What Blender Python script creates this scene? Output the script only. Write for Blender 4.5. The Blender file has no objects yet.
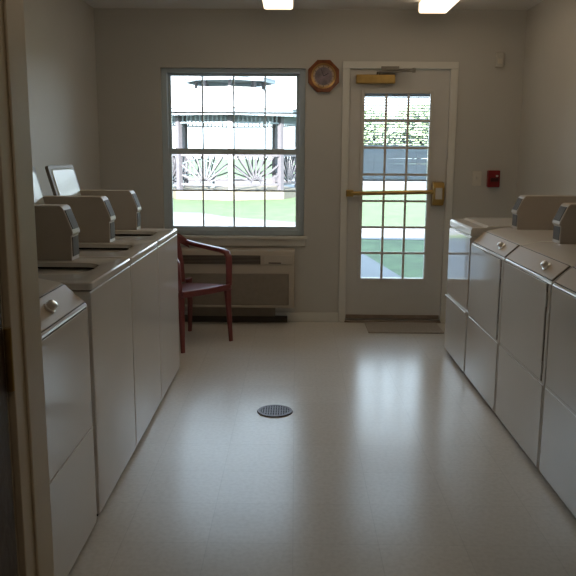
import bpy, bmesh, math, random
from mathutils import Vector, Matrix
random.seed(7)
C = bpy.context.scene.collection
R = math.radians
PI = math.pi

# ------------------------------------------------------------------ materials
def mat(name, col, rough=.5, metal=0., var=0., vscale=8., bump=0., bscale=60., spec=.5, coat=0., trans=0., emit=None):
    m = bpy.data.materials.new(name); m.use_nodes = True
    nt = m.node_tree; b = nt.nodes['Principled BSDF']
    b.inputs['Base Color'].default_value = (*col, 1)
    b.inputs['Roughness'].default_value = rough
    b.inputs['Metallic'].default_value = metal
    b.inputs['Specular IOR Level'].default_value = spec
    if coat: b.inputs['Coat Weight'].default_value = coat; b.inputs['Coat Roughness'].default_value = .08
    tc = nt.nodes.new('ShaderNodeTexCoord')
    if var:
        n = nt.nodes.new('ShaderNodeTexNoise'); n.inputs['Scale'].default_value = vscale; n.inputs['Detail'].default_value = 4
        nt.links.new(tc.outputs['Object'], n.inputs['Vector'])
        r = nt.nodes.new('ShaderNodeValToRGB')
        r.color_ramp.elements[0].position = .3; r.color_ramp.elements[1].position = .7
        r.color_ramp.elements[0].color = (*[max(0, c * (1 - var)) for c in col], 1)
        r.color_ramp.elements[1].color = (*[min(1, c * (1 + var)) for c in col], 1)
        nt.links.new(n.outputs['Fac'], r.inputs['Fac']); nt.links.new(r.outputs['Color'], b.inputs['Base Color'])
    if bump:
        n = nt.nodes.new('ShaderNodeTexNoise'); n.inputs['Scale'].default_value = bscale; n.inputs['Detail'].default_value = 3
        nt.links.new(tc.outputs['Object'], n.inputs['Vector'])
        k = nt.nodes.new('ShaderNodeBump'); k.inputs['Strength'].default_value = bump; k.inputs['Distance'].default_value = .01
        nt.links.new(n.outputs['Fac'], k.inputs['Height']); nt.links.new(k.outputs['Normal'], b.inputs['Normal'])
    if emit:
        b.inputs['Emission Color'].default_value = (*emit[0], 1); b.inputs['Emission Strength'].default_value = emit[1]
    return m

def glass_mat(name, tint=(.96, .985, 1.)):
    m = bpy.data.materials.new(name); m.use_nodes = True
    nt = m.node_tree; nt.nodes.clear()
    o = nt.nodes.new('ShaderNodeOutputMaterial'); mx = nt.nodes.new('ShaderNodeMixShader')
    t = nt.nodes.new('ShaderNodeBsdfTransparent'); g = nt.nodes.new('ShaderNodeBsdfGlossy'); f = nt.nodes.new('ShaderNodeFresnel')
    t.inputs['Color'].default_value = (*tint, 1); g.inputs['Roughness'].default_value = .02; f.inputs['IOR'].default_value = 1.45
    nt.links.new(f.outputs['Fac'], mx.inputs['Fac']); nt.links.new(t.outputs[0], mx.inputs[1]); nt.links.new(g.outputs[0], mx.inputs[2])
    nt.links.new(mx.outputs[0], o.inputs['Surface'])
    return m

def tile_mat(name):
    m = mat(name, (.62, .60, .56), .2, spec=.33)
    nt = m.node_tree; b = nt.nodes['Principled BSDF']; tc = nt.nodes.new('ShaderNodeTexCoord')
    br = nt.nodes.new('ShaderNodeTexBrick'); br.offset = 0; br.squash = 1
    br.inputs['Scale'].default_value = 1; br.inputs['Brick Width'].default_value = .305; br.inputs['Row Height'].default_value = .305
    br.inputs['Mortar Size'].default_value = .0016; br.inputs['Mortar Smooth'].default_value = .1
    br.inputs['Color1'].default_value = (.66, .63, .58, 1); br.inputs['Color2'].default_value = (.685, .655, .605, 1)
    br.inputs['Mortar'].default_value = (.60, .575, .53, 1)
    nt.links.new(tc.outputs['Object'], br.inputs['Vector'])
    n = nt.nodes.new('ShaderNodeTexNoise'); n.inputs['Scale'].default_value = 55; n.inputs['Detail'].default_value = 5
    nt.links.new(tc.outputs['Object'], n.inputs['Vector'])
    rp = nt.nodes.new('ShaderNodeValToRGB'); rp.color_ramp.elements[0].color = (.87, .86, .85, 1); rp.color_ramp.elements[0].position = .35
    rp.color_ramp.elements[1].color = (1, 1, 1, 1); rp.color_ramp.elements[1].position = .6
    nt.links.new(n.outputs['Fac'], rp.inputs['Fac'])
    mx = nt.nodes.new('ShaderNodeMix'); mx.data_type = 'RGBA'; mx.blend_type = 'MULTIPLY'; mx.inputs['Factor'].default_value = .6
    nt.links.new(br.outputs['Color'], mx.inputs['A']); nt.links.new(rp.outputs['Color'], mx.inputs['B'])
    nt.links.new(mx.outputs['Result'], b.inputs['Base Color'])
    # worn wax: gloss varies, faint waviness
    n2 = nt.nodes.new('ShaderNodeTexNoise'); n2.inputs['Scale'].default_value = 1.6; n2.inputs['Detail'].default_value = 2
    nt.links.new(tc.outputs['Object'], n2.inputs['Vector'])
    mr = nt.nodes.new('ShaderNodeMapRange'); mr.inputs['From Min'].default_value = .2; mr.inputs['From Max'].default_value = .8
    mr.inputs['To Min'].default_value = .19; mr.inputs['To Max'].default_value = .29
    b.inputs['Roughness'].default_value = .23
    n3 = nt.nodes.new('ShaderNodeTexNoise'); n3.inputs['Scale'].default_value = 5
    nt.links.new(tc.outputs['Object'], n3.inputs['Vector'])
    bp = nt.nodes.new('ShaderNodeBump'); bp.inputs['Strength'].default_value = .12; bp.inputs['Distance'].default_value = .01
    nt.links.new(n3.outputs['Fac'], bp.inputs['Height']); nt.links.new(bp.outputs['Normal'], b.inputs['Normal'])
    return m

M = dict(
    wall=mat('wall_paint', (.52, .50, .455), .55, bump=.05, bscale=120, var=.02, vscale=3),
    ceil=mat('ceiling_paint', (.72, .69, .65), .8, bump=.15, bscale=90),
    floor=tile_mat('vinyl_tile'),
    trim=mat('trim_paint', (.68, .66, .60), .35, var=.02),
    jamb=mat('jamb_enamel', (.70, .61, .46), .4, var=.03),
    darkwood=mat('dark_wood', (.055, .030, .016), .45, var=.35, vscale=14, bump=.1),
    door=mat('door_enamel', (.60, .58, .54), .38, var=.02),
    sash=mat('sash_vinyl', (.47, .54, .58), .3, var=.02),
    glass=glass_mat('window_glass'),
    enamel=mat('white_enamel', (.67, .64, .60), .13, var=.015, vscale=2),
    gloss=mat('glossy_enamel', (.67, .61, .555), .05, coat=.6, var=.01, vscale=2),
    fascia=mat('control_enamel', (.48, .385, .28), .45, var=.02),
    meter=mat('coin_meter_paint', (.45, .395, .335), .42, var=.03, bump=.02),
    meterface=mat('coin_meter_plate', (.10, .09, .08), .65, var=.08, spec=.25),
    steel=mat('brushed_steel', (.55, .54, .52), .3, metal=.9, var=.05),
    chrome=mat('chrome', (.9, .9, .9), .28, metal=1),
    whiteplastic=mat('white_plastic', (.74, .73, .70), .3),
    lidedge=mat('lid_enamel', (.22, .20, .17), .5, var=.03),
    lidin=mat('lid_liner', (.55, .60, .57), .25, var=.02),
    thresh=mat('worn_threshold', (.26, .20, .155), .55, var=.15, vscale=15),
    black=mat('black_rubber', (.012, .012, .012), .7),
    tub=mat('tub_dark', (.010, .010, .011), .5),
    brass=mat('aged_brass', (.50, .33, .11), .33, metal=.85, var=.12, vscale=20),
    bronze=mat('closer_arm_metal', (.22, .20, .17), .4, metal=.8),
    plate=mat('ivory_plate', (.62, .58, .50), .4),
    red=mat('alarm_red', (.20, .008, .010), .35, var=.05),
    darkred=mat('alarm_dark', (.05, .006, .006), .4),
    burgundy=mat('burgundy_plastic', (.18, .042, .040), .3, var=.06, vscale=12, bump=.02),
    ptac=mat('ptac_beige', (.47, .41, .33), .5, var=.03),
    ptacdark=mat('ptac_brown', (.245, .205, .16), .5, var=.06, vscale=25),
    grille=mat('grille_brown', (.07, .055, .042), .6),
    wood=mat('clock_wood', (.20, .055, .012), .35, var=.35, vscale=22),
    gold=mat('clock_gold', (.42, .25, .09), .35, metal=.6),
    clockface=mat('clock_picture', (.22, .17, .19), .4, var=.5, vscale=18),
    cream=mat('clock_cream', (.55, .40, .27), .4),
    diffuser=mat('lamp_diffuser', (.9, .85, .75), .4, emit=((1., .80, .58), 1.3)),
    lamphouse=mat('lamp_housing', (.62, .58, .50), .4),
    grate=mat('drain_iron', (.13, .11, .11), .45, metal=.6, var=.2, vscale=40),
    mat=mat('mat_fibre', (.36, .32, .275), .95, var=.15, vscale=120, bump=.4, bscale=250),
    lawn=mat('lawn_grass', (.052, .084, .030), .9, var=.3, vscale=3., bump=.4, bscale=40),
    concrete=mat('concrete', (.125, .122, .12), .85, var=.08, vscale=6, bump=.1),
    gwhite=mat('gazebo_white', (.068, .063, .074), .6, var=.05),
    groof=mat('gazebo_roof', (.36, .37, .38), .6, var=.05, vscale=10),
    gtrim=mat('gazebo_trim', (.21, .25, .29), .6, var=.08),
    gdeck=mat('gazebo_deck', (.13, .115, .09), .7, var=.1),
    bench=mat('bench_grey', (.05, .075, .09), .6, var=.1),
    leaf=mat('pale_leaves', (.26, .33, .20), .8, var=.2, vscale=2.),
    bark=mat('bark', (.06, .045, .03), .9, var=.3, vscale=10),
    roof=mat('roof_shingle', (.12, .10, .09), .9, var=.2, vscale=10),
    brick=mat('outside_wall', (.35, .30, .26), .8, var=.1),
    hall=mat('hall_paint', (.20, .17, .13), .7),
    hallfloor=mat('hall_carpet', (.08, .07, .06), .95),
)

def slat_mat():
    m = mat('blind_slat', (.52, .58, .64), .4); nt = m.node_tree; b = nt.nodes['Principled BSDF']; o = nt.nodes['Material Output']
    t = nt.nodes.new('ShaderNodeBsdfTranslucent'); t.inputs['Color'].default_value = (.45, .54, .62, 1)
    mx = nt.nodes.new('ShaderNodeMixShader'); mx.inputs['Fac'].default_value = .42
    nt.links.new(b.outputs[0], mx.inputs[1]); nt.links.new(t.outputs[0], mx.inputs[2]); nt.links.new(mx.outputs[0], o.inputs['Surface'])
    return m
M['slat'] = slat_mat()

# ------------------------------------------------------------------ mesh helpers
def bm_new(): return bmesh.new()

def box(bm, x0, y0, z0, x1, y1, z1, mtx=None):
    x0, x1 = sorted((x0, x1)); y0, y1 = sorted((y0, y1)); z0, z1 = sorted((z0, z1))
    co = [(x0,y0,z0),(x1,y0,z0),(x1,y1,z0),(x0,y1,z0),(x0,y0,z1),(x1,y0,z1),(x1,y1,z1),(x0,y1,z1)]
    v = [bm.verts.new(mtx @ Vector(c) if mtx else c) for c in co]
    for f in ((3,2,1,0),(4,5,6,7),(0,1,5,4),(1,2,6,5),(2,3,7,6),(3,0,4,7)): bm.faces.new([v[i] for i in f])
    return bm

def prism(bm, pts, axis, a, b):
    """polygon in the two other axes (order xyz minus axis), extruded from a to b"""
    def P(p, t):
        if axis == 'x': return (t, p[0], p[1])
        if axis == 'y': return (p[0], t, p[1])
        return (p[0], p[1], t)
    v0 = [bm.verts.new(P(p, a)) for p in pts]; v1 = [bm.verts.new(P(p, b)) for p in pts]
    n = len(pts)
    bm.faces.new(v0); bm.faces.new(v1[::-1])
    for i in range(n): bm.faces.new((v0[i], v1[i], v1[(i+1) % n], v0[(i+1) % n]))
    return bm

def cyl(bm, p0, p1, r0, r1=None, n=20, caps=True):
    r1 = r0 if r1 is None else r1
    p0, p1 = Vector(p0), Vector(p1); d = (p1 - p0).normalized()
    a = d.orthogonal().normalized(); b = d.cross(a)
    va, vb = [], []
    for i in range(n):
        t = 2*PI*i/n; o = a*math.cos(t) + b*math.sin(t)
        va.append(bm.verts.new(p0 + o*r0)); vb.append(bm.verts.new(p1 + o*r1))
    for i in range(n): bm.faces.new((va[i], va[(i+1)%n], vb[(i+1)%n], vb[i]))
    if caps: bm.faces.new(va[::-1]); bm.faces.new(vb)
    return bm

def sweep(bm, pts, w, h, up=(0,0,1), taper=None):
    """rounded-rectangle section swept along a path"""
    pts = [Vector(p) for p in pts]; up = Vector(up); rings = []
    for i, p in enumerate(pts):
        d = (pts[min(i+1, len(pts)-1)] - pts[max(i-1, 0)]).normalized()
        s = d.cross(up)
        if s.length < 1e-4: s = d.orthogonal()
        s.normalize(); u = s.cross(d).normalized()
        k = taper[i] if taper else 1
        ring = []
        for j in range(12):
            t = 2*PI*(j+.5)/12; cx, sx = math.cos(t), math.sin(t)
            ring.append(bm.verts.new(p + s*(w/2*k*math.copysign(abs(cx)**.55, cx)) + u*(h/2*k*math.copysign(abs(sx)**.55, sx))))
        rings.append(ring)
    for a, b in zip(rings, rings[1:]):
        for j in range(12): bm.faces.new((a[j], a[(j+1)%12], b[(j+1)%12], b[j]))
    bm.faces.new(rings[0][::-1]); bm.faces.new(rings[-1])
    return bm

def bar(bm, p0, p1, w, h, up=(0,0,1)):
    p0, p1 = Vector(p0), Vector(p1); d = (p1-p0).normalized(); up = Vector(up)
    s = d.cross(up)
    if s.length < 1e-4: s = d.orthogonal()
    s.normalize(); u = s.cross(d)
    L = (p1-p0).length
    m = Matrix((s, d, u)).transposed().to_4x4(); m.translation = p0
    return box(bm, -w/2, 0, -h/2, w/2, L, h/2, m)

def obj(name, bm, m, parent=None, bevel=0., seg=2, label=None, smooth=True, sharp=32):
    bmesh.ops.recalc_face_normals(bm, faces=bm.faces)
    me = bpy.data.meshes.new(name); bm.to_mesh(me); bm.free()
    me.materials.append(M[m] if isinstance(m, str) else m)
    if smooth:
        me.polygons.foreach_set('use_smooth', [True]*len(me.polygons)); me.set_sharp_from_angle(angle=R(sharp))
    o = bpy.data.objects.new(name, me); C.objects.link(o)
    if parent: o.parent = parent
    if bevel:
        b = o.modifiers.new('bevel', 'BEVEL'); b.width = bevel; b.segments = seg; b.limit_method = 'ANGLE'; b.angle_limit = R(35); b.harden_normals = True
    if label: o['label'] = label
    return o

def tag(o, label, cat, group=None, kind=None):
    o['label'] = label; o['category'] = cat
    if group: o['group'] = group
    if kind: o['kind'] = kind
    return o

def thing(name, label, cat, loc=(0,0,0), rz=0, group=None, kind=None):
    o = bpy.data.objects.new(name, None); C.objects.link(o); o.empty_display_size = .1
    o.location = loc; o.rotation_euler = (0, 0, rz)
    return tag(o, label, cat, group, kind)

def dup(root, loc, rz, label, group=None):
    r = root.copy(); C.objects.link(r); r.location = loc; r.rotation_euler = (0, 0, rz); r['label'] = label
    if group: r['group'] = group
    for ch in list(root.children):
        c = ch.copy(); C.objects.link(c); c.parent = r
        for g in list(ch.children):
            d = g.copy(); C.objects.link(d); d.parent = c
    return r

def struct(name, bm, m, label, cat, bevel=0., parent=None):
    o = obj(name, bm, m, parent, bevel)
    return tag(o, label, cat, kind='structure') if not parent else o

# ------------------------------------------------------------------ layout constants (metres, from the camera fit)
D = 6.02                      # window wall
XL, XR = -1.575, 1.775        # side walls
ZC = 2.47
FY0, FY1 = 1.13, 1.24         # doorway wall
FX0, FX1 = -.440, .560        # doorway opening
AL, AR = -.726, 1.065         # machine fronts, left and right row
GZ = -.10                     # ground outside

# ------------------------------------------------------------------ room shell
struct('floor', box(bm_new(), XL-.1, FY1-.055, -.1, XR+.1, D+.12, 0), 'floor', 'glossy pale vinyl tile floor of the laundry room', 'floor')
struct('floor_hall', box(bm_new(), -1.3, -1.6, -.1, 1.3, FY1-.055, 0), 'hallfloor', 'dark floor of the hall outside the laundry doorway', 'floor')
struct('ceiling', box(bm_new(), XL-.1, FY1, ZC, XR+.1, D+.15, ZC+.12), 'ceil', 'flat dim ceiling above the laundry room', 'ceiling')
struct('ceiling_hall', box(bm_new(), -1.3, -1.6, ZC, 1.3, FY1, ZC+.12), 'hall', 'ceiling of the hall outside the doorway', 'ceiling')
struct('wall_left', box(bm_new(), XL-.1, FY1, 0, XL, D, ZC), 'wall', 'bare painted wall behind the washers', 'wall')
struct('wall_right', box(bm_new(), XR, FY1, 0, XR+.1, D, ZC), 'wall', 'bare painted wall behind the row of dryers', 'wall')
# back wall with window and door openings
WX0, WX1, WZ0, WZ1 = -1.072, .070, .712, 2.03
DX0, DX1, DZ1 = .375, 1.250, 2.07
bm = bm_new(); y0, y1 = D, D+.15
for a in ((XL-.1, 0, WX0, ZC), (WX0, 0, WX1, WZ0), (WX0, WZ1, WX1, ZC), (WX1, 0, DX0, ZC), (DX0, DZ1, DX1, ZC), (DX1, 0, XR+.1, ZC)):
    box(bm, a[0], y0, a[1], a[2], y1, a[3])
struct('wall_back', bm, 'wall', 'dim beige wall with the window and the glazed door', 'wall')
bm = bm_new()
for a in ((XL-.1, 0, FX0-.012, ZC), (FX0-.012, 2.1, FX1+.012, ZC), (FX1+.012, 0, XR+.1, ZC)):
    box(bm, a[0], FY0, a[1], a[2], FY1, a[3])
struct('wall_front', bm, 'wall', 'wall with the open doorway the view looks through', 'wall')
bm = bm_new()
box(bm, -1.4, -1.6, 0, -1.3, FY0, ZC); box(bm, 1.3, -1.6, 0, 1.4, FY0, ZC); box(bm, -1.4, -1.7, 0, 1.4, -1.6, ZC)
struct('wall_hall', bm, 'hall', 'dark walls of the hall behind the doorway', 'wall')
# outside face of the building, beyond the room's own wall, and its roof; both unseen, sized to shade the near lawn
bm = bm_new()
box(bm, -9, D+.15, GZ, WX0, D+.25, 2.75); box(bm, DX1, D+.15, GZ, 9, D+.25, 2.75)
box(bm, WX0, D+.15, GZ, WX1, D+.25, WZ0); box(bm, WX0, D+.15, WZ1, WX1, D+.25, 2.75)
box(bm, WX1, D+.15, GZ, DX0, D+.25, 2.75); box(bm, DX0, D+.15, DZ1, DX1, D+.25, 2.75); box(bm, DX0, D+.15, GZ, DX1, D+.25, 0)
struct('wall_outside', bm, 'brick', 'outer skin of the laundry building, lengthened to block the sun', 'wall')
struct('roof', prism(bm_new(), [(-6, 2.75), (D+.6, 2.75), (D+.6, 2.95), (1.0, 5.3), (-6, 2.95)], 'x', -9, 9), 'roof', 'unseen shingled gable roof over the building, sized to shade the near lawn', 'roof')

# baseboards
bm = bm_new(); box(bm, -1.5, D-.014, 0, DX0-.015, D, .078); box(bm, DX1+.015, D-.014, 0, XR, D, .078)
struct('baseboard_back', bm, 'trim', 'pale baseboard along the window wall', 'baseboard', .004)

# doorway frame (left jamb fills the left edge of the view)
bm = bm_new()
box(bm, FX0-.012, FY0-.012, 0, FX0, FY1+.012, 2.1); box(bm, FX0+.0005, FY0+.030, 0, FX0+.005, FY0+.055, 2.1)
box(bm, FX1, FY0-.012, 0, FX1+.012, FY1+.012, 2.1); box(bm, FX1-.005, FY0+.030, 0, FX1-.0005, FY0+.055, 2.1)
box(bm, FX0, FY0-.012, 2.088, FX1, FY1+.012, 2.1)
for x0, x1 in ((FX0-.055, FX0-.0125), (FX1+.0125, FX1+.055)):
    box(bm, x0, FY0-.012, 0, x1, FY0, 2.155); box(bm, x0, FY1, 0, x1, FY1+.012, 2.155)
box(bm, FX0-.0124, FY0-.012, 2.1005, FX1+.0124, FY0, 2.155); box(bm, FX0-.0124, FY1, 2.1005, FX1+.0124, FY1+.012, 2.155)
struct('trim_1', bm, 'jamb', 'tan painted jamb and stop of the near doorway', 'door frame', .003)
# the near doorway's door, swung open into the hall
d2 = thing('door_2', 'dark wooden door swung open at the left edge of the view', 'door', (FX0-.006, FY0-.02, 0), kind='structure')
obj('door_leaf', box(bm_new(), -.045, -.86, .01, 0, -.008, 2.07), 'darkwood', d2, .003)
for z in (.25, 1.05, 1.85):
    bm = bm_new(); cyl(bm, (.004, -.003, z-.05), (.004, -.003, z+.05), .006, n=12)
    obj('hinge', bm, 'brass', d2)
bm = bm_new(); cyl(bm, (0, -.79, .98), (.05, -.79, .98), .011); cyl(bm, (.05, -.79, .98), (.075, -.79, .98), .027)
obj('door_knob', bm, 'brass', d2)

# ------------------------------------------------------------------ window
w = thing('window_1', 'bright double hung window with a grid of panes', 'window', ((WX0+WX1)/2, D, WZ0), kind='structure')
def wl(x): return x - (WX0+WX1)/2
def wz(z): return z - WZ0
yf0, yf1 = .035, .125
bm = bm_new()
f = .045
box(bm, wl(WX0), yf0, 0, wl(WX0)+f, yf1, wz(WZ1)); box(bm, wl(WX1)-f, yf0, 0, wl(WX1), yf1, wz(WZ1))
box(bm, wl(WX0)+f, yf0, 0, wl(WX1)-f, yf1, .04); box(bm, wl(WX0)+f, yf0, wz(WZ1)-.035, wl(WX1)-f, yf1, wz(WZ1))
obj('window_frame', bm, 'sash', w, .003)
gx0, gx1 = WX0+f, WX1-f
def sash(name, z0, z1, ya, yb, botr, topr):
    bm = bm_new(); s = .024
    box(bm, wl(gx0), ya, wz(z0), wl(gx0)+s, yb, wz(z1)); box(bm, wl(gx1)-s, ya, wz(z0), wl(gx1), yb, wz(z1))
    box(bm, wl(gx0)+s, ya, wz(z0), wl(gx1)-s, yb, wz(z0)+botr); box(bm, wl(gx0)+s, ya, wz(z1)-topr, wl(gx1)-s, yb, wz(z1))
    so = obj(name, bm, 'sash', w, .002)
    a0, a1, b0, b1 = wl(gx0)+s, wl(gx1)-s, wz(z0)+botr, wz(z1)-topr
    ym = (ya+yb)/2
    bm = bm_new()
    for k in (1, 2, 3):
        xx = a0+(a1-a0)*k/4; box(bm, xx-.0065, ym-.012, b0, xx+.0065, ym-.004, b1)
    zz = (b0+b1)/2; box(bm, a0, ym-.0115, zz-.0065, a1, ym-.0045, zz+.0065)
    obj('muntin_grid', bm, 'sash', so)
    obj('glass_pane', box(bm_new(), a0-.003, ym, b0-.003, a1+.003, ym+.004, b1+.003), 'glass', so)
sash('lower_sash', WZ0+.04, 1.408, .045, .075, .03, .045)
sash('upper_sash', 1.372, WZ1-.035, .085, .115, .035, .018)
bm = bm_new(); box(bm, -1.10, D-.045, .690, .098, D+.034, .712); box(bm, -1.085, D-.016, .630, .083, D, .690)
struct('trim_2', bm, 'trim', 'pale window stool and apron under the window', 'window sill', .003)

# ------------------------------------------------------------------ outside door
bm = bm_new()
for x0, x1, z1 in ((.362, .418, 2.0295), (1.205, 1.265, 2.0295)):
    box(bm, x0, D-.016, 0, x1, D, z1)
box(bm, .362, D-.016, 2.03, 1.265, D, 2.083)
box(bm, DX0, D, 0, .412, D+.13, DZ1); box(bm, 1.207, D, 0, DX1, D+.13, DZ1); box(bm, .412, D, 2.032, 1.207, D+.13, DZ1)
struct('trim_3', bm, 'trim', 'pale casing around the glazed outside door', 'door frame', .003)
bm = bm_new(); box(bm, .412, D-.03, 0, 1.207, D+.13, .014)
struct('trim_4', bm, 'thresh', 'worn metal threshold under the outside door', 'threshold', .003)
d1 = thing('door_1', 'glazed outside door with small panes and brass push bar', 'door', (.809, D+.012, .016), kind='structure')
def dl(x): return x-.809
gxa, gxb, gza, gzb = .536, 1.062, .363-.016, 1.846-.016
dy0, dy1 = 0., .06
bm = bm_new(); sx0, sx1, sz1 = .414, 1.205, 2.012
box(bm, dl(sx0), dy0, 0, dl(gxa), dy1, sz1); box(bm, dl(gxb), dy0, 0, dl(sx1), dy1, sz1)
box(bm, dl(gxa), dy0, 0, dl(gxb), dy1, gza); box(bm, dl(gxa), dy0, gzb, dl(gxb), dy1, sz1)
obj('door_leaf', bm, 'door', d1)
bm = bm_new()
for a in ((gxa-.025, gza-.025, gxa+.004, gzb+.025), (gxb-.004, gza-.025, gxb+.025, gzb+.025)): box(bm, dl(a[0]), -.010, a[1], dl(a[2]), dy0+.012, a[3])
box(bm, dl(gxa)+.004, -.010, gza-.025, dl(gxb)-.004, .012, gza+.004); box(bm, dl(gxa)+.004, -.010, gzb-.004, dl(gxb)-.004, .012, gzb+.025)
obj('glazing_frame', bm, 'door', d1, .002)
bm = bm_new()
for k in (1, 2):
    xx = dl(gxa+(gxb-gxa)*k/3); box(bm, xx-.009, .001, gza, xx+.009, .012, gzb)
for k in range(1, 7):
    zz = gza+(gzb-gza)*k/7; box(bm, dl(gxa), .0015, zz-.009, dl(gxb), .0115, zz+.009)
obj('muntin_grid', bm, 'door', d1)
obj('glass_pane', box(bm_new(), dl(gxa), .046, gza, dl(gxb), .051, gzb), 'glass', d1)
obj('door_sweep', box(bm_new(), dl(sx0)+.01, -.012, .012, dl(sx1)-.01, 0, .045), 'thresh', d1, .002)
# panic bar
pb = bm_new(); cyl(pb, (dl(.44), -.062, 1.045), (dl(1.11), -.062, 1.062), .017, n=16)
pbo = obj('push_bar', pb, 'brass', d1)
bm = bm_new(); box(bm, dl(.405), -.075, 1.02, dl(.462), 0, 1.072); obj('bar_bracket', bm, 'brass', pbo, .004)
bm = bm_new(); prism(bm, [(0, .945), (-.055, .955), (-.085, 1.0), (-.085, 1.10), (-.055, 1.135), (0, 1.142)], 'x', dl(1.095), dl(1.185))
lk = obj('lock_case', bm, 'brass', d1, .006)
obj('lock_plate', box(bm_new(), dl(1.112), -.0905, 1.005, dl(1.165), -.085, 1.095), 'plate', lk, .003, label='pale plate on the brass lock case')
# closer
bm = bm_new(); box(bm, dl(.466), -.058, 1.898, dl(.770), -.001, 1.966); co = obj('door_closer', bm, 'brass', d1, .008, 3)
bm = bm_new(); cyl(bm, (dl(.64), -.03, 1.966), (dl(.64), -.03, 1.990), .014)
bar(bm, (dl(.64), -.035, 1.985), (dl(.905), -.10, 1.988), .024, .012); bar(bm, (dl(.905), -.10, 1.999), (dl(.70), -.032, 2.003), .024, .010)
cyl(bm, (dl(.905), -.10, 1.976), (dl(.905), -.10, 2.010), .013); box(bm, dl(.66), -.038, 1.990, dl(.80), -.030, 2.030)
obj('closer_arm', bm, 'bronze', d1, .002)
# mini blind behind the muntins
mb = thing('mini_blind', 'bluish slatted mini blind half lowered over the door glass', 'blind', (.799, D+.012+.028, 1.168))
bm = bm_new(); bz1 = 1.832-1.168+.014
n = 31
for k in range(n):
    z = .012 + (bz1-.03-.012)*k/(n-1)
    t = R(25 if k > 12 else 74) + random.uniform(-.03, .03)
    dyy, dzz = .0115*math.cos(t), .0115*math.sin(t)
    v = [bm.verts.new((x, s*dyy, z+s*dzz+q)) for x, q in ((-.256, 0), (.256, random.uniform(-.002, .002))) for s in (-1, 1)]
    bm.faces.new((v[0], v[2], v[3], v[1]))
obj('slats', bm, 'slat', mb); 
obj('head_rail', box(bm_new(), -.258, -.012, bz1-.024, .258, .012, bz1), 'slat', mb, .002)
obj('bottom_rail', box(bm_new(), -.258, -.011, -.010, .258, .011, .004), 'slat', mb, .002)
for x in (-.17, .17):
    bm = bm_new(); cyl(bm, (x, -.0125, 0), (x, -.0125, bz1-.02), .0008, n=6); obj('ladder_cord', bm, 'slat', mb)

# ------------------------------------------------------------------ wall fittings
def rounded_plate(bm, w, h, t): return box(bm, -w/2, -t, -h/2, w/2, 0, h/2)
s = thing('light_switch', 'pale wall switch plate beside the red alarm box', 'light switch', (1.451, D, 1.185))
obj('switch_plate', rounded_plate(bm_new(), .074, .118, .006), 'plate', s, .003)
obj('toggle', box(bm_new(), -.005, -.018, -.004, .005, -.006, .014), 'plate', s, .001)
s = thing('fire_alarm', 'small red fire alarm pull box on the back wall', 'fire alarm', (1.577, D, 1.184))
obj('alarm_body', box(bm_new(), -.047, -.05, -.066, .047, 0, .066), 'red', s, .006, 3)
obj('pull_handle', box(bm_new(), -.03, -.066, -.022, .032, -.0505, .008), 'darkred', s, .004, label='dark pull handle')
obj('alarm_lens', box(bm_new(), .012, -.057, .016, .030, -.0505, .030), 'plate', s, .002, label='small pale plate')
s = thing('wall_sensor', 'small pale box high on the wall right of the door', 'sensor', (1.578, D, 2.10))
obj('sensor_case', box(bm_new(), -.030, -.032, -.055, .030, 0, .055), 'wall', s, .006)
obj('sensor_window', box(bm_new(), -.018, -.036, -.032, .018, -.0325, .006), 'plate', s, .002)
s = thing('wall_outlet', 'small black fitting on the right wall above the coin boxes', 'outlet', (XR, 4.62, 1.16))
obj('outlet_plate', box(bm_new(), -.006, -.035, -.05, 0, .035, .05), 'plate', s, .002)
obj('plug', box(bm_new(), -.04, -.02, .0, -.0065, .02, .04), 'black', s, .005)

# octagonal clock
k = thing('wall_clock', 'octagonal wooden wall clock between the window and the door', 'clock', (.2115, D, 1.970))
def ngon(r, n, ph=0): return [(r*math.cos(ph+2*PI*i/n), r*math.sin(ph+2*PI*i/n)) for i in range(n)]
def ring_prism(bm, po, pi, ya, yb, yi=None):
    n = len(po); yi = yb if yi is None else yi
    A = [bm.verts.new((p[0], ya, p[1])) for p in po]; B = [bm.verts.new((p[0], yb, p[1])) for p in po]
    Ci = [bm.verts.new((p[0], yi, p[1])) for p in pi]; Di = [bm.verts.new((p[0], ya, p[1])) for p in pi]
    for i in range(n):
        j = (i+1) % n
        for a in ((A[i],A[j],B[j],B[i]), (B[i],B[j],Ci[j],Ci[i]), (Ci[i],Ci[j],Di[j],Di[i]), (Di[i],Di[j],A[j],A[i])): bm.faces.new(a)
    return bm
obj('clock_frame', ring_prism(bm_new(), ngon(.131, 8, PI/8), ngon(.097, 8, PI/8), 0, -.03, -.024), 'wood', k, .003, sharp=20)
obj('bezel', ring_prism(bm_new(), ngon(.097, 48), ngon(.082, 48), -.001, -.027, -.021), 'gold', k)
bm = bm_new(); cyl(bm, (0, -.001, 0), (0, -.012, 0), .094, n=48); fc = obj('clock_face', bm, 'cream', k)
bm = bm_new(); cyl(bm, (0, -.0121, 0), (0, -.0135, 0), .068, n=40); obj('picture_disc', bm, 'clockface', fc, label='dark printed picture disc')
for i in range(12):
    bm = bm_new(); t = 2*PI*i/12; bar(bm, (.070*math.cos(t), -.0145, .070*math.sin(t)), (.080*math.cos(t), -.0145, .080*math.sin(t)), .004, .0015, (0, 1, 0)); obj('hour_mark', bm, 'black', fc)
for L, t, ww in ((.042, R(60), .005), (.06, R(-20), .0035)):
    bm = bm_new(); bar(bm, (0, -.0165, 0), (L*math.sin(t), -.0165, L*math.cos(t)), ww, .0015, (0, 1, 0)); obj('clock_hand', bm, 'black', k)

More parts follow.
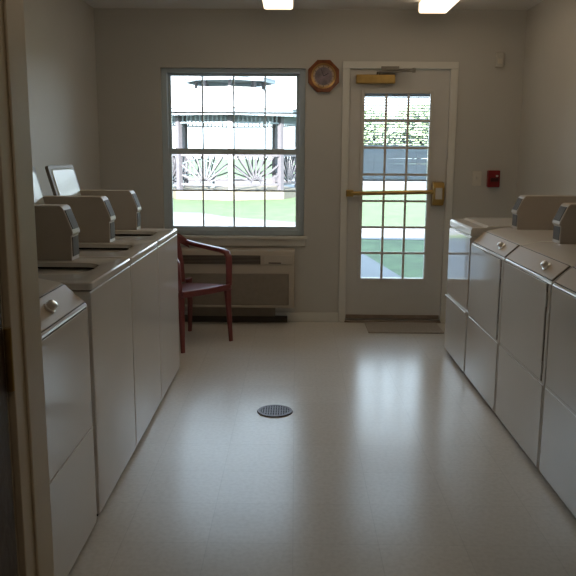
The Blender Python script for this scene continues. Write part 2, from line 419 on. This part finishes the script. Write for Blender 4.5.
# ------------------------------------------------------------------ wall heater / air conditioner under the window
PX0, PX1, PZ0, PZ1, PY = -1.02, -.002, .150, .612, 5.83
p = thing('air_conditioner', 'beige wall air conditioner unit under the window', 'air conditioner', ((PX0+PX1)/2, D, 0))
def pl(x): return x-(PX0+PX1)/2
yb = -.002; yfr = PY-D
bm = bm_new()
prism(bm, [(yb, PZ0), (yfr+.006, PZ0), (yfr, PZ0+.01), (yfr, PZ1-.075), (yfr+.03, PZ1), (yb, PZ1)], 'x', pl(PX0), pl(PX1))
obj('cabinet', bm, 'ptac', p, .008, 3)
bm = bm_new(); box(bm, pl(-.915), yfr-.005, .505, pl(-.275), yfr-.001, .575); gr = obj('air_grille', bm, 'grille', p, label='dark brown louvred grille')
bm = bm_new()
for q in range(6): box(bm, pl(-.91), yfr-.011, .511+q*.0112, pl(-.28), yfr-.0055, .5145+q*.0112)
obj('louvres', bm, 'ptacdark', gr)
bm = bm_new(); box(bm, pl(-.245), yfr-.008, .505, pl(-.02), yfr-.001, .578); ct = obj('control_door', bm, 'ptac', p, .003)
bm = bm_new(); box(bm, pl(-.21), yfr-.0105, .512, pl(-.11), yfr-.0085, .521); obj('finger_pull', bm, 'grille', ct, label='dark finger pull')
bm = bm_new(); box(bm, pl(PX0)+.02, yfr-.014, .176, pl(-.048), yfr-.001, .43); fp = obj('front_panel', bm, 'ptacdark', p, .006, label='darker brown front panel')
bm = bm_new(); box(bm, pl(PX0)+.02, yfr-.016, .160, pl(-.045), yfr-.001, .172); obj('lower_trim', bm, 'ptac', p, .002)
bm = bm_new(); box(bm, pl(-.95), -.05, 0, pl(-.06), -.016, .05); obj('base_strip', bm, 'grille', p, label='dark recessed strip at the floor')  # dark strip set back along the floor below the cabinet
bm = bm_new(); box(bm, pl(-.85), -.045, .0505, pl(-.16), -.002, PZ0+.01); obj('wall_bracket', bm, 'ptacdark', p)

# ------------------------------------------------------------------ burgundy plastic armchair
ch = thing('plastic_armchair', 'burgundy moulded plastic armchair beside the end washer under the window', 'chair', (-.797, 5.320, 0), math.atan2(-.658, .753))
def seat_z(x, y): return .432 - .035*max(0, (.22-x)/.44) - .012*(1-(y/.24)**2) + (-.02*((x-.15)/.09)**2 if x > .15 else 0)
bm = bm_new(); nx, ny = 14, 12; G = []
for i in range(nx+1):
    x = -.21 + .45*i/nx; hw = .225 + .015*min(1, i/nx*1.4); row = []
    for j in range(ny+1):
        y = (j/ny*2-1)*hw; row.append(bm.verts.new((x, y, seat_z(x, y) - (.018 if j in (0, ny) else 0))))
    G.append(row)
for i in range(nx):
    for j in range(ny): bm.faces.new((G[i][j], G[i+1][j], G[i+1][j+1], G[i][j+1]))
st = obj('seat', bm, 'burgundy', ch, sharp=60); sm = st.modifiers.new('s', 'SOLIDIFY'); sm.thickness = .010; sm.offset = -1
bm = bm_new(); sweep(bm, [(.232, y, .405 + .006*(y/.24)**2) for y in [-.225+.045*i for i in range(11)]], .012, .045); obj('seat_apron', bm, 'burgundy', st, sharp=60)
# backrest: curved shell with slots
bm = bm_new(); NU, NV = 21, 14; G = []
for i in range(NV+1):
    v = i/NV; row = []
    for j in range(NU+1):
        u = j/NU*2-1; hw = .215+.02*math.sin(v*PI)
        top = .80 - .075*abs(u)**3.0
        z = .405 + (top-.405)*v
        x = -.20 - .085*(z-.405)/.4 + .055*u*u - .02
        row.append(bm.verts.new((x, u*hw, z)))
    G.append(row)
for i in range(NV):
    for j in range(NU):
        if i <= 10 and (j < 3 or j > 17): continue
        if 2 <= i <= 10 and j % 4 == 2: continue
        bm.faces.new((G[i][j], G[i][j+1], G[i+1][j+1], G[i+1][j]))
bk = obj('backrest', bm, 'burgundy', ch, sharp=60); sm = bk.modifiers.new('s', 'SOLIDIFY'); sm.thickness = .012
for sgn in (1, -1):
    bm = bm_new()
    P = [(-.232, .212, .705), (-.215, .226, .698), (-.165, .243, .688), (-.09, .252, .680), (.02, .253, .672), (.12, .250, .666), (.175, .246, .655), (.200, .242, .625), (.208, .238, .56), (.212, .234, .48), (.215, .230, .42)]
    sweep(bm, [(x, sgn*y, z) for x, y, z in P], .055, .034, (0, 0, 1) , [1.0, 1.0, 1, 1, 1, 1, .95, .9, .85, .8, .8])
    obj('armrest', bm, 'burgundy', ch, sharp=60)
for sx in (1, -1):
    for sgn in (1, -1):
        bm = bm_new()
        tx, ty = (.205, .222) if sx > 0 else (-.205, .205)
        sweep(bm, [(tx*1., sgn*ty, .425), (sx*.215, sgn*.224, .25), (sx*.231, sgn*.231, .0)], .05, .034, (1, 0, 0), [1.15, .85, .62])
        obj('leg', bm, 'burgundy', ch, sharp=60)

# ------------------------------------------------------------------ washers (left row)
def rrect(x0, y0, x1, y1, r, n=6):
    pts = []
    for cx, cy, a in ((x1-r, y1-r, 0), (x0+r, y1-r, 90), (x0+r, y0+r, 180), (x1-r, y0+r, 270)):
        for i in range(n+1):
            t = R(a + 90*i/n); pts.append((cx+r*math.cos(t), cy+r*math.sin(t)))
    return pts

def loop_faces(bm, A, B):
    n = len(A)
    for i in range(n): bm.faces.new((A[i], A[(i+1)%n], B[(i+1)%n], B[i]))

def coin_meter(parent, ynear, yfar, xf, xb, z0, h):
    """slim coin box standing at the back corner, its stepped face towards the aisle (+x)"""
    bm = bm_new()
    prof = [(xb, z0), (xf, z0), (xf, z0+h*.46), (xf+.008, z0+h*.48), (xf+.008, z0+h*.53), (xf-.030, z0+h*.95), (xf-.042, z0+h), (xb, z0+h)]
    prism(bm, prof, 'y', ynear, yfar)
    b = obj('coin_meter', bm, 'meter', parent, .004)
    a0, a1 = sorted((ynear, yfar))
    bm = bm_new(); box(bm, xf-.004, a0+.012, z0+.018, xf+.003, a1-.012, z0+h*.43); obj('coin_vault', bm, 'meterface', b, .001, label='dark metal coin vault face')
    bm = bm_new()
    d = Vector((-.038, 0, h*.42)).normalized(); nrm = Vector((d.z, 0, -d.x))
    p0 = Vector((xf+.008, 0, z0+h*.53)); L = Vector((-.038, 0, h*.42)).length
    m = Matrix((Vector((0, 1, 0)), d, nrm)).transposed().to_4x4(); m.translation = p0
    box(bm, a0+.012, L*.1, -.002, a1-.012, L*.92, .003, m); obj('coin_slot_plate', bm, 'meterface', b, .001, label='dark slanted coin slot plate')
    return b

def make_washer(W, label):
    t = thing('washing_machine', label, 'washing machine', group='washing machines with raised lids')
    dep, H = .66, .914; h2 = W/2
    bm = bm_new(); box(bm, -dep, -h2, .02, -.004, h2, H-.036); obj('cabinet', bm, 'enamel', t, .006, 3)
    # top deck with a loading opening
    bm = bm_new(); N = 28
    o_ = rrect(-dep, -h2, 0, h2, .02); i_ = rrect(-.455, -.165, -.085, .175, .09)
    oT = [bm.verts.new((x, y, H-.003)) for x, y in [(p[0]*1., p[1]) for p in rrect(-dep+.004, -h2+.004, -.004, h2-.004, .018)]]
    oM = [bm.verts.new((x, y, H-.009)) for x, y in o_]; oB = [bm.verts.new((x, y, H-.030)) for x, y in o_]
    iT = [bm.verts.new((x, y, H)) for x, y in rrect(-.465, -.175, -.075, .185, .095)]
    iM = [bm.verts.new((x, y, H-.006)) for x, y in i_]; iB = [bm.verts.new((x, y, H-.024)) for x, y in i_]
    loop_faces(bm, oB, oM); loop_faces(bm, oM, oT); loop_faces(bm, oT, iT); loop_faces(bm, iT, iM); loop_faces(bm, iM, iB)
    loop_faces(bm, [bm.verts.new((x, y, H-.031)) for x, y in rrect(-dep+.01, -h2+.01, -.012, h2-.01, .018)], oB)
    obj('top_deck', bm, 'enamel', t)
    bm = bm_new()
    a = [bm.verts.new((x, y, H-.0245)) for x, y in rrect(-.49, -.20, -.05, .21, .1)]
    b = [bm.verts.new((x, y, H-.35)) for x, y in rrect(-.47, -.18, -.07, .19, .1)]
    loop_faces(bm, a, b); bm.faces.new(b)
    tb = obj('wash_tub', bm, 'tub', t, label='dark wash tub inside the loading opening')
    bm = bm_new(); cyl(bm, (-.27, .005, H-.34), (-.27, .005, H-.12), .06, .03); obj('agitator', bm, 'tub', tb)
    # lid hinged at the back, standing open and leaning back
    bm = bm_new(); th = R(-15)
    m = Matrix.Translation((-.510, 0, H+.012)) @ Matrix.Rotation(th, 4, 'Y')
    prism_pts = rrect(0, -.23, .385, .23, .02)
    # lid plane: local x runs up
    mm = m @ Matrix(((0, 0, 1, 0), (0, 1, 0, 0), (1, 0, 0, 0), (0, 0, 0, 1)))
    A = [bm.verts.new(mm @ Vector((x, y, -.012))) for x, y in prism_pts]; B = [bm.verts.new(mm @ Vector((x, y, .006))) for x, y in prism_pts]
    loop_faces(bm, A, B); bm.faces.new(A); bm.faces.new(B)
    ld = obj('lid', bm, 'lidedge', t, .003)
    bm = bm_new()
    A = [bm.verts.new(mm @ Vector((x, y, .0065))) for x, y in rrect(.03, -.20, .365, .20, .02)]; B = [bm.verts.new(mm @ Vector((x, y, .011))) for x, y in rrect(.04, -.19, .355, .19, .02)]
    loop_faces(bm, A, B); bm.faces.new(A); bm.faces.new(B)
    obj('lid_liner', bm, 'lidin', ld, sharp=12, label='pale shiny liner of the raised lid')
    for y in (-.17, .17):
        bm = bm_new(); cyl(bm, (-.513, y-.025, H+.006), (-.513, y+.025, H+.006), .007, n=12); obj('hinge', bm, 'steel', ld)
    coin_meter(t, h2-.125, h2-.015, -.225, -dep+.03, H-.002, .235)
    for sx in (-.06, -.60):
        for sy in (-h2+.06, h2-.06):
            bm = bm_new(); cyl(bm, (sx, sy, 0), (sx, sy, .022), .02, n=14); obj('foot', bm, 'black', t)
    bm = bm_new(); box(bm, -dep+.02, -h2+.015, .006, -.018, h2-.015, .0195); obj('foot_gap_shade', bm, 'black', t)  # black slab painting the shade in the foot gap under the washer
    return t

WB = [(2.596, 3.253), (3.253, 3.910), (3.910, 4.566)]
wl_labels = ['first washer from the doorway, its front next to the sloped-top dryer',
             'middle washer of the three on the left, open lid partly behind the first coin box',
             'last washer on the left, at the window end beside the burgundy chair']
def wcen(i): return (AL, (WB[i][0]+WB[i][1])/2, 0)
wm = make_washer(.648, wl_labels[0]); wm.location = wcen(0)
for i in (1, 2): dup(wm, wcen(i), 0, wl_labels[i])

# ------------------------------------------------------------------ dryers
def make_dryer(W, label):
    t = thing('tumble_dryer', label, 'dryer', group='sloped-top tumble dryers')
    dep, h2 = .69, W/2
    # profile (x, z); front at x = 0
    prof = [(-dep, .02), (0, .02), (0, .842), (-.004, .847), (-.084, .918), (-.094, .923), (-.19, .940), (-dep, .940)]
    bm = bm_new(); prism(bm, prof, 'y', -h2, h2); obj('cabinet', bm, 'enamel', t, .005, 3)
    # control fascia on the slope
    d = Vector((-.078, 0, .070)); L = d.length; d.normalize(); nrm = Vector((d.z, 0, -d.x))
    m = Matrix((Vector((0, 1, 0)), d, nrm)).transposed().to_4x4(); m.translation = Vector((-.006, 0, .848))
    bm = bm_new(); box(bm, -h2+.008, .004, .0005, h2-.008, L-.004, .003, m); obj('panel_shadow_gap', bm, 'meterface', t)
    bm = bm_new(); box(bm, -h2+.012, .006, .003, h2-.014, L-.008, .006, m); fs = obj('control_panel', bm, 'fascia', t, .0015, label='tan sloped control panel')
    ky = .165
    bm = bm_new()
    
    rings = []
    for rr, hh in ((.021, .006), (.0205, .011), (.0165, .013), (.0165, .024), (.0155, .029), (.0125, .0325), (.007, .0345), (.002, .035)):
        rings.append([bm.verts.new(m @ Vector((ky+rr*math.cos(2*PI*i/28), L*.5+rr*math.sin(2*PI*i/28), hh))) for i in range(28)])
    for a_, b_ in zip(rings, rings[1:]): loop_faces(bm, a_, b_)
    bm.faces.new(rings[-1]); bm.faces.new(rings[0])
    obj('start_knob', bm, 'chrome', fs, label='bright metal start knob')
    # door (upper front) and lower access panel; hinge at the end nearer the doorway (local +y when turned)
    bm = bm_new(); box(bm, 0.0003, -h2+.016, .413, .002, h2-.031, .839); obj('door_gap', bm, 'meterface', t)
    bm = bm_new(); box(bm, -.010, -h2+.019, .4165, .006, h2-.036, .837); dr = obj('door', bm, 'enamel', t, .0015, 2)
    for z0, z1 in ((.44, .50), (.74, .80)):
        bm = bm_new(); cyl(bm, (.003, h2-.032, z0), (.003, h2-.032, z1), .004, n=12); obj('door_hinge', bm, 'steel', dr)
    bm = bm_new(); box(bm, -.010, -h2+.012, .03, .004, h2-.012, .400); obj('access_panel', bm, 'enamel', t, .0015)
    coin_meter(t, -h2+.115, -h2+.005, -.235, -dep+.05, .938, .198)
    for sx in (-.06, -.62):
        for sy in (-h2+.06, h2-.06):
            bm = bm_new(); cyl(bm, (sx, sy, 0), (sx, sy, .022), .02, n=14); obj('foot', bm, 'black', t)
    bm = bm_new(); box(bm, -dep+.02, -h2+.015, .006, -.02, h2-.015, .0195); obj('foot_gap_shade', bm, 'black', t)  # black slab painting the shade in the foot gap under the dryer
    return t
DW = .704
dry = make_dryer(DW, 'nearest tumble dryer on the right, cut off by the right edge of the picture')
dry.location = (AR, 2.684, 0); dry.rotation_euler.z = PI
dup(dry, (AR, 3.400, 0), PI, 'second tumble dryer from the right edge, its coin box cut by the picture edge')
dup(dry, (AR, 4.116, 0), PI, 'tumble dryer next to the boxy machine that mirrors the window, right row')
ld_ = dup(dry, (AL, 2.19, 0), 0, 'sloped-top tumble dryer at the near end of the left row beside the doorway')

for c_ in ld_.children:
    for g_ in c_.children:
        if g_.name.startswith('start_knob'): g_.location.y -= .095

# far machine of the right row: boxy front with a bright-edged seam
fm = thing('front_loading_machine', 'boxy white machine at the far right end, its front mirroring the window', 'washing machine', (AR, 4.790, 0), PI)
W2 = .624/2
bm = bm_new(); prism(bm, [(-.69, .02), (-.002, .02), (-.002, .885), (-.69, .885)], 'y', -W2, W2); obj('cabinet', bm, 'enamel', fm, .004)
bm = bm_new(); prism(bm, [(-.69, .886), (0, .886), (.004, .892), (.004, .925), (-.006, .937), (-.085, .937), (-.10, .948), (-.69, .948)], 'y', -W2, W2); obj('top_deck', bm, 'enamel', fm, .004, 3)
bm = bm_new(); box(bm, -.001, -W2+.006, .424, .006, W2-.006, .876); obj('upper_panel', bm, 'gloss', fm, .003, 3)
bm = bm_new(); prism(bm, [(-.001, .03), (.006, .03), (.006, .396), (.016, .402), (.016, .412), (-.001, .414)], 'y', -W2+.006, W2-.006); obj('lower_panel', bm, 'enamel', fm, .002)
for sx in (-.06, -.62):
    for sy in (-W2+.06, W2-.06):
        bm = bm_new(); cyl(bm, (sx, sy, 0), (sx, sy, .022), .02, n=14); obj('foot', bm, 'black', fm)
bm = bm_new(); box(bm, -.67, -W2+.015, .006, -.02, W2-.015, .0195); obj('foot_gap_shade', bm, 'black', fm)  # black slab painting the shade in the foot gap here too

# ------------------------------------------------------------------ floor drain and door mat
dn = thing('floor_drain', 'round metal drain grate set in the middle of the floor', 'drain', (-.102, 3.818, 0))
bm = bm_new()
oA = [bm.verts.new((.097*math.cos(t), .097*math.sin(t), .0005)) for t in [2*PI*i/40 for i in range(40)]]
oB = [bm.verts.new((.092*math.cos(t), .092*math.sin(t), .007)) for t in [2*PI*i/40 for i in range(40)]]
oC = [bm.verts.new((.078*math.cos(t), .078*math.sin(t), .007)) for t in [2*PI*i/40 for i in range(40)]]
oD = [bm.verts.new((.076*math.cos(t), .076*math.sin(t), .0005)) for t in [2*PI*i/40 for i in range(40)]]
loop_faces(bm, oA, oB); loop_faces(bm, oB, oC); loop_faces(bm, oC, oD); obj('rim', bm, 'grate', dn)
bm = bm_new(); cyl(bm, (0, 0, .0005), (0, 0, .002), .077, n=40); obj('sump', bm, 'black', dn)
bm = bm_new()
for i in range(-5, 6):
    x = i*.0135; yl = math.sqrt(max(0, .0765**2-x*x)); box(bm, x-.004, -yl, .002, x+.004, yl, .0065)
for i in (-1, 0, 1): box(bm, -math.sqrt(.0765**2-(i*.04)**2), i*.04-.003, .002, math.sqrt(.0765**2-(i*.04)**2), i*.04+.003, .006)
obj('grate', bm, 'grate', dn)
dm = tag(obj('door_mat', box(bm_new(), .575, 5.62, .0005, 1.165, 5.975, .011), 'mat', bevel=.004), 'thin brown door mat in front of the glazed door', 'mat')

# ------------------------------------------------------------------ ceiling lamps
def make_lamp(label):
    t = thing('ceiling_light', label, 'ceiling light', group='fluorescent ceiling lights')
    L = 2.44
    bm = bm_new(); prism(bm, [(-.085, 0), (.085, 0), (.085, -.03), (-.085, -.03)], 'y', -L, -.004); obj('housing', bm, 'lamphouse', t)
    prof = [(-.104, -.012), (-.104, -.066), (-.101, -.074), (-.09, -.08), (.09, -.08), (.101, -.074), (.104, -.066), (.104, -.012), (.086, -.012), (.086, -.031), (-.086, -.031), (-.086, -.012)]
    bm = bm_new(); prism(bm, prof, 'y', -L+.012, -.012); obj('diffuser', bm, 'diffuser', t)
    for a, b in ((-L, -L+.011), (-.011, 0)):
        bm = bm_new(); prism(bm, [(-.107, 0), (-.107, -.068), (-.103, -.077), (-.092, -.083), (.092, -.083), (.103, -.077), (.107, -.068), (.107, 0)], 'y', a, b); obj('end_cap', bm, 'lamphouse', t)
    return t
lamp = make_lamp('fluorescent ceiling light above the window side of the room, left of the two')
lamp.location = (-.134, 5.60, ZC-.0005)
dup(lamp, (.995, 5.72, ZC-.0005), 0, 'fluorescent ceiling light above the door, right of the two')

dup(lamp, (.55, .90, ZC-.0005), 0, 'added unseen light in the hall behind the viewpoint, brightening the doorway jamb')  # added lamp out of view, put in to brighten the doorway jamb

# ------------------------------------------------------------------ outside
bm = bm_new(); box(bm, -80, D+.25, GZ-.5, 80, 220, GZ)
struct('lawn', bm, 'lawn', 'green lawn outside the window and door', 'lawn')
bm = bm_new()
prism(bm, [(-.9, D+.26), (1.62, D+.26), (1.29, 8.9), (1.0, 11.15), (.55, 13.2), (-1.2, 13.2)], 'z', GZ-.02, GZ+.012)
struct('walkway', bm, 'concrete', 'concrete walkway leading away from the glazed door', 'path')
bm = bm_new()
prism(bm, [(-30, 15.9), (-2.7, 15.0), (.0, 13.3), (1.5, 12.95), (30, 12.6), (30, 14.8), (2.6, 15.15), (.6, 15.6), (-1.6, 17.4), (-2.4, 18.6), (-30, 19.6)], 'z', GZ-.02, GZ+.01)
struct('sidewalk', bm, 'concrete', 'bright sunlit sidewalk crossing the lawn', 'path')
bm = bm_new(); box(bm, -80, 32, GZ-.02, 80, 46, GZ+.01)
struct('road', bm, 'concrete', 'pale road beyond the lawn', 'road')

# gazebo, one corner towards the window
GR = 2.35
gz = thing('gazebo', 'white octagonal gazebo on the lawn outside the window', 'gazebo', (-2.30, 26.35, GZ), math.atan2(-26.35, 2.30))
def gv(r, k, z): t = 2*PI*k/8; return Vector((r*math.cos(t), r*math.sin(t), z))
dz = .30
bm = bm_new(); A = [bm.verts.new(gv(GR+.15, k, 0)) for k in range(8)]; B = [bm.verts.new(gv(GR+.15, k, dz)) for k in range(8)]
loop_faces(bm, A, B); bm.faces.new(A); bm.faces.new(B); obj('deck', bm, 'gdeck', gz)
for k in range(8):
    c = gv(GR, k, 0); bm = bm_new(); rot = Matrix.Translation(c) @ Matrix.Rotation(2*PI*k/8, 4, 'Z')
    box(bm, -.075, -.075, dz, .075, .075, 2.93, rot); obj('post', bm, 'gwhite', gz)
def roofpart(name, ro, zo, ri, zi, m, lip):
    bm = bm_new()
    a0 = [bm.verts.new(gv(ro, k, zo-lip)) for k in range(8)]; a = [bm.verts.new(gv(ro, k, zo)) for k in range(8)]
    b = [bm.verts.new(gv(ri, k, zi)) for k in range(8)]; b0 = [bm.verts.new(gv(ri, k, zi-lip)) for k in range(8)]
    loop_faces(bm, a0, a); loop_faces(bm, a, b); loop_faces(bm, b, b0); loop_faces(bm, b0, a0)
    return obj(name, bm, m, gz)
roofpart('main_roof', GR+.55, 2.93, 1.25, 3.66, 'groof', .04)
fa = roofpart('fascia', GR+.50, 2.91, GR+.42, 2.91, 'gtrim', .24)
bm = bm_new()
for k in range(8):
    t = 2*PI*k/8; c = gv(1.15, k, 0); box(bm, -.05, -.05, 3.3, .05, .05, 3.9, Matrix.Translation(c) @ Matrix.Rotation(t, 4, 'Z'))
obj('cupola_frame', bm, 'gwhite', gz)
roofpart('cupola_roof', 1.62, 4.0, .05, 4.8, 'groof', .04)
roofpart('cupola_fascia', 1.58, 3.98, 1.50, 3.98, 'gtrim', .13)
for k in range(8):
    a, b = gv(GR, k, 0), gv(GR, k+1, 0); d = (b-a).normalized(); L = (b-a).length
    n_ = Vector((d.y, -d.x, 0))
    # frieze under the eave
    bm = bm_new()
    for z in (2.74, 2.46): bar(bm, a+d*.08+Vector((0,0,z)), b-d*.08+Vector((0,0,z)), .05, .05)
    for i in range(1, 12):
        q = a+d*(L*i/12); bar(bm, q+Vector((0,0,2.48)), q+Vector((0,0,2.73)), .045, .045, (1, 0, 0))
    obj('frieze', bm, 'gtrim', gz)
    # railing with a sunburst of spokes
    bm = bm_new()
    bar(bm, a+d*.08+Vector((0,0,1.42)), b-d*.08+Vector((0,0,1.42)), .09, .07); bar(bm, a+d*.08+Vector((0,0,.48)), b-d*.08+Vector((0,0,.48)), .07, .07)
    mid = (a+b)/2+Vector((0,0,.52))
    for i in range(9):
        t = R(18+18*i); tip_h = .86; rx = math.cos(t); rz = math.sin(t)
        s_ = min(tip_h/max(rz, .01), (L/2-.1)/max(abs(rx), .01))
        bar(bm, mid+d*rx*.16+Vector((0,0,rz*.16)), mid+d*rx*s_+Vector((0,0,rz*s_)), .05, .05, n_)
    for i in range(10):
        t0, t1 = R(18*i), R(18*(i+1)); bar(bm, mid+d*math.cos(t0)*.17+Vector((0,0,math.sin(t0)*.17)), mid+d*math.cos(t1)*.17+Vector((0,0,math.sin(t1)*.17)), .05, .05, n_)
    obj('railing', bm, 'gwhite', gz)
# ramp with handrail at the gazebo's left
rp = thing('access_ramp', 'pale ramp with a sloping handrail left of the gazebo', 'ramp', (-6.05, 23.6, GZ))
bm = bm_new(); prism(bm, [(-2.6, 0), (1.85, 0), (1.85, .33), (1.1, .33), (-2.6, .02)], 'y', 0, 1.25); obj('slab', bm, 'gwhite', rp)
bm = bm_new(); bar(bm, (-2.5, .05, .88), (1.8, .05, 1.34), .06, .07); bar(bm, (-2.5, .05, .5), (1.8, .05, .96), .05, .05); obj('handrail', bm, 'gwhite', rp)
for x, z in ((-2.4, .88), (-1.0, 1.04), (.4, 1.19), (1.7, 1.33)):
    bm = bm_new(); box(bm, x-.035, .015, .0, x+.035, .085, z); obj('rail_post', bm, 'gwhite', rp)
# bench inside
bn = thing('garden_bench', 'blue grey slatted bench inside the left side of the gazebo', 'bench', (-3.45, 26.3, GZ+dz), 0)
bm = bm_new()
for i in range(5): box(bm, -.6, -.25+i*.1, .42, .6, -.17+i*.1, .45)
obj('seat', bm, 'bench', bn)
bm = bm_new()
for i in range(9):
    x = -.56+i*.14; box(bm, x-.02, .25, .45, x+.02, .28, .78+.18*math.cos(x/.6*PI/2))
sweep(bm, [(x*.1, .265, .80+.18*math.cos(x/6*PI/2)) for x in range(-6, 7)], .05, .05); obj('backrest', bm, 'bench', bn)
for x in (-.55, .55):
    for y in (-.2, .22): bm = bm_new(); box(bm, x-.03, y-.03, 0, x+.03, y+.03, .42); obj('leg', bm, 'bench', bn)

# trees beyond the road
def tree(x, y, h, r, label, seed):
    rnd = random.Random(seed)
    t = thing('tree', label, 'tree', (x, y, GZ), group='trees beyond the road')
    bm = bm_new(); cyl(bm, (0, 0, 0), (.1, 0, h*.45), .22, .12, 12)
    for i in range(5):
        a = i*1.3; bar(bm, (.08, 0, h*.4), (r*.6*math.cos(a), r*.6*math.sin(a), h*.7), .09, .09)
    obj('trunk', bm, 'bark', t)
    bm = bm_new()
    for i in range(2600):
        u = rnd.uniform(-1, 1); a = rnd.uniform(0, 2*PI); q = rnd.random()**.35
        c = Vector((r*q*math.sqrt(1-u*u)*math.cos(a), r*q*math.sqrt(1-u*u)*math.sin(a), h*.62+h*.36*q*u))
        e1 = Vector((rnd.gauss(0, 1), rnd.gauss(0, 1), rnd.gauss(0, 1))).normalized(); e2 = e1.orthogonal().normalized(); s = rnd.uniform(.2, .36)
        vs = [bm.verts.new(c+e1*s), bm.verts.new(c+e2*s*.6), bm.verts.new(c-e1*s), bm.verts.new(c-e2*s*.6)]; bm.faces.new(vs)
    obj('crown', bm, 'leaf', t, smooth=False)
for i, (x, y, h, r, lb) in enumerate([
    (4.6, 50, 4.4, 2.0, 'pale tree beyond the road, seen through the left panes of the door'),
    (8.6, 53, 5.0, 1.9, 'pale tree beyond the road, seen through the middle panes of the door'),
    (12.6, 50, 4.6, 2.0, 'pale tree beyond the road, seen through the right panes of the door')]):
    tree(x, y, h, r, lb, 20+i)

# ------------------------------------------------------------------ sky, sun
wd = bpy.data.worlds.new('sky'); bpy.context.scene.world = wd; wd.use_nodes = True
nt = wd.node_tree; bg = nt.nodes['Background']
tc = nt.nodes.new('ShaderNodeTexCoord'); sp = nt.nodes.new('ShaderNodeSeparateXYZ'); rp_ = nt.nodes.new('ShaderNodeValToRGB')
nt.links.new(tc.outputs['Generated'], sp.inputs[0]); nt.links.new(sp.outputs['Z'], rp_.inputs['Fac'])
rp_.color_ramp.elements[0].color = (.82, .94, 1., 1); rp_.color_ramp.elements[1].color = (.42, .68, 1., 1)
rp_.color_ramp.elements[0].position = .08
nt.links.new(rp_.outputs['Color'], bg.inputs['Color']); bg.inputs['Strength'].default_value = 3.35
sl = bpy.data.lights.new('sun', 'SUN'); sl.energy = 30; sl.angle = R(.6); sl.color = (1, .95, .86)
so = bpy.data.objects.new('sun', sl); C.objects.link(so)
so.rotation_euler = Vector((.18, 1., -.46)).to_track_quat('-Z', 'Y').to_euler()

# ------------------------------------------------------------------ camera
F, pitch, yaw, roll, CH = 741.45, R(10.219), R(-.539), R(.352), 1.366
cy, sy, cp, sp_, cr, sr = math.cos(yaw), math.sin(yaw), math.cos(pitch), math.sin(pitch), math.cos(roll), math.sin(roll)
right0 = Vector((cy, -sy, 0)); fw = Vector((sy*cp, cy*cp, -sp_)); up0 = Vector((sy*sp_, cy*sp_, cp))
rt = right0*cr + up0*sr; up = up0*cr - right0*sr
cam = bpy.data.cameras.new('camera'); co_ = bpy.data.objects.new('camera', cam); C.objects.link(co_)
cam.sensor_width = 36; cam.sensor_fit = 'HORIZONTAL'; cam.lens = F/576*36; cam.clip_start = .02; cam.clip_end = 500
mw = Matrix((rt, up, -fw)).transposed().to_4x4(); mw.translation = (0, 0, CH); co_.matrix_world = mw
S = bpy.context.scene; S.camera = co_
S.view_settings.view_transform = 'Standard'; S.view_settings.look = 'None'; S.view_settings.exposure = .7; S.view_settings.gamma = 1
S.view_settings.use_curve_mapping = False
S.cycles.max_bounces = 10; S.cycles.diffuse_bounces = 6; S.cycles.transparent_max_bounces = 16
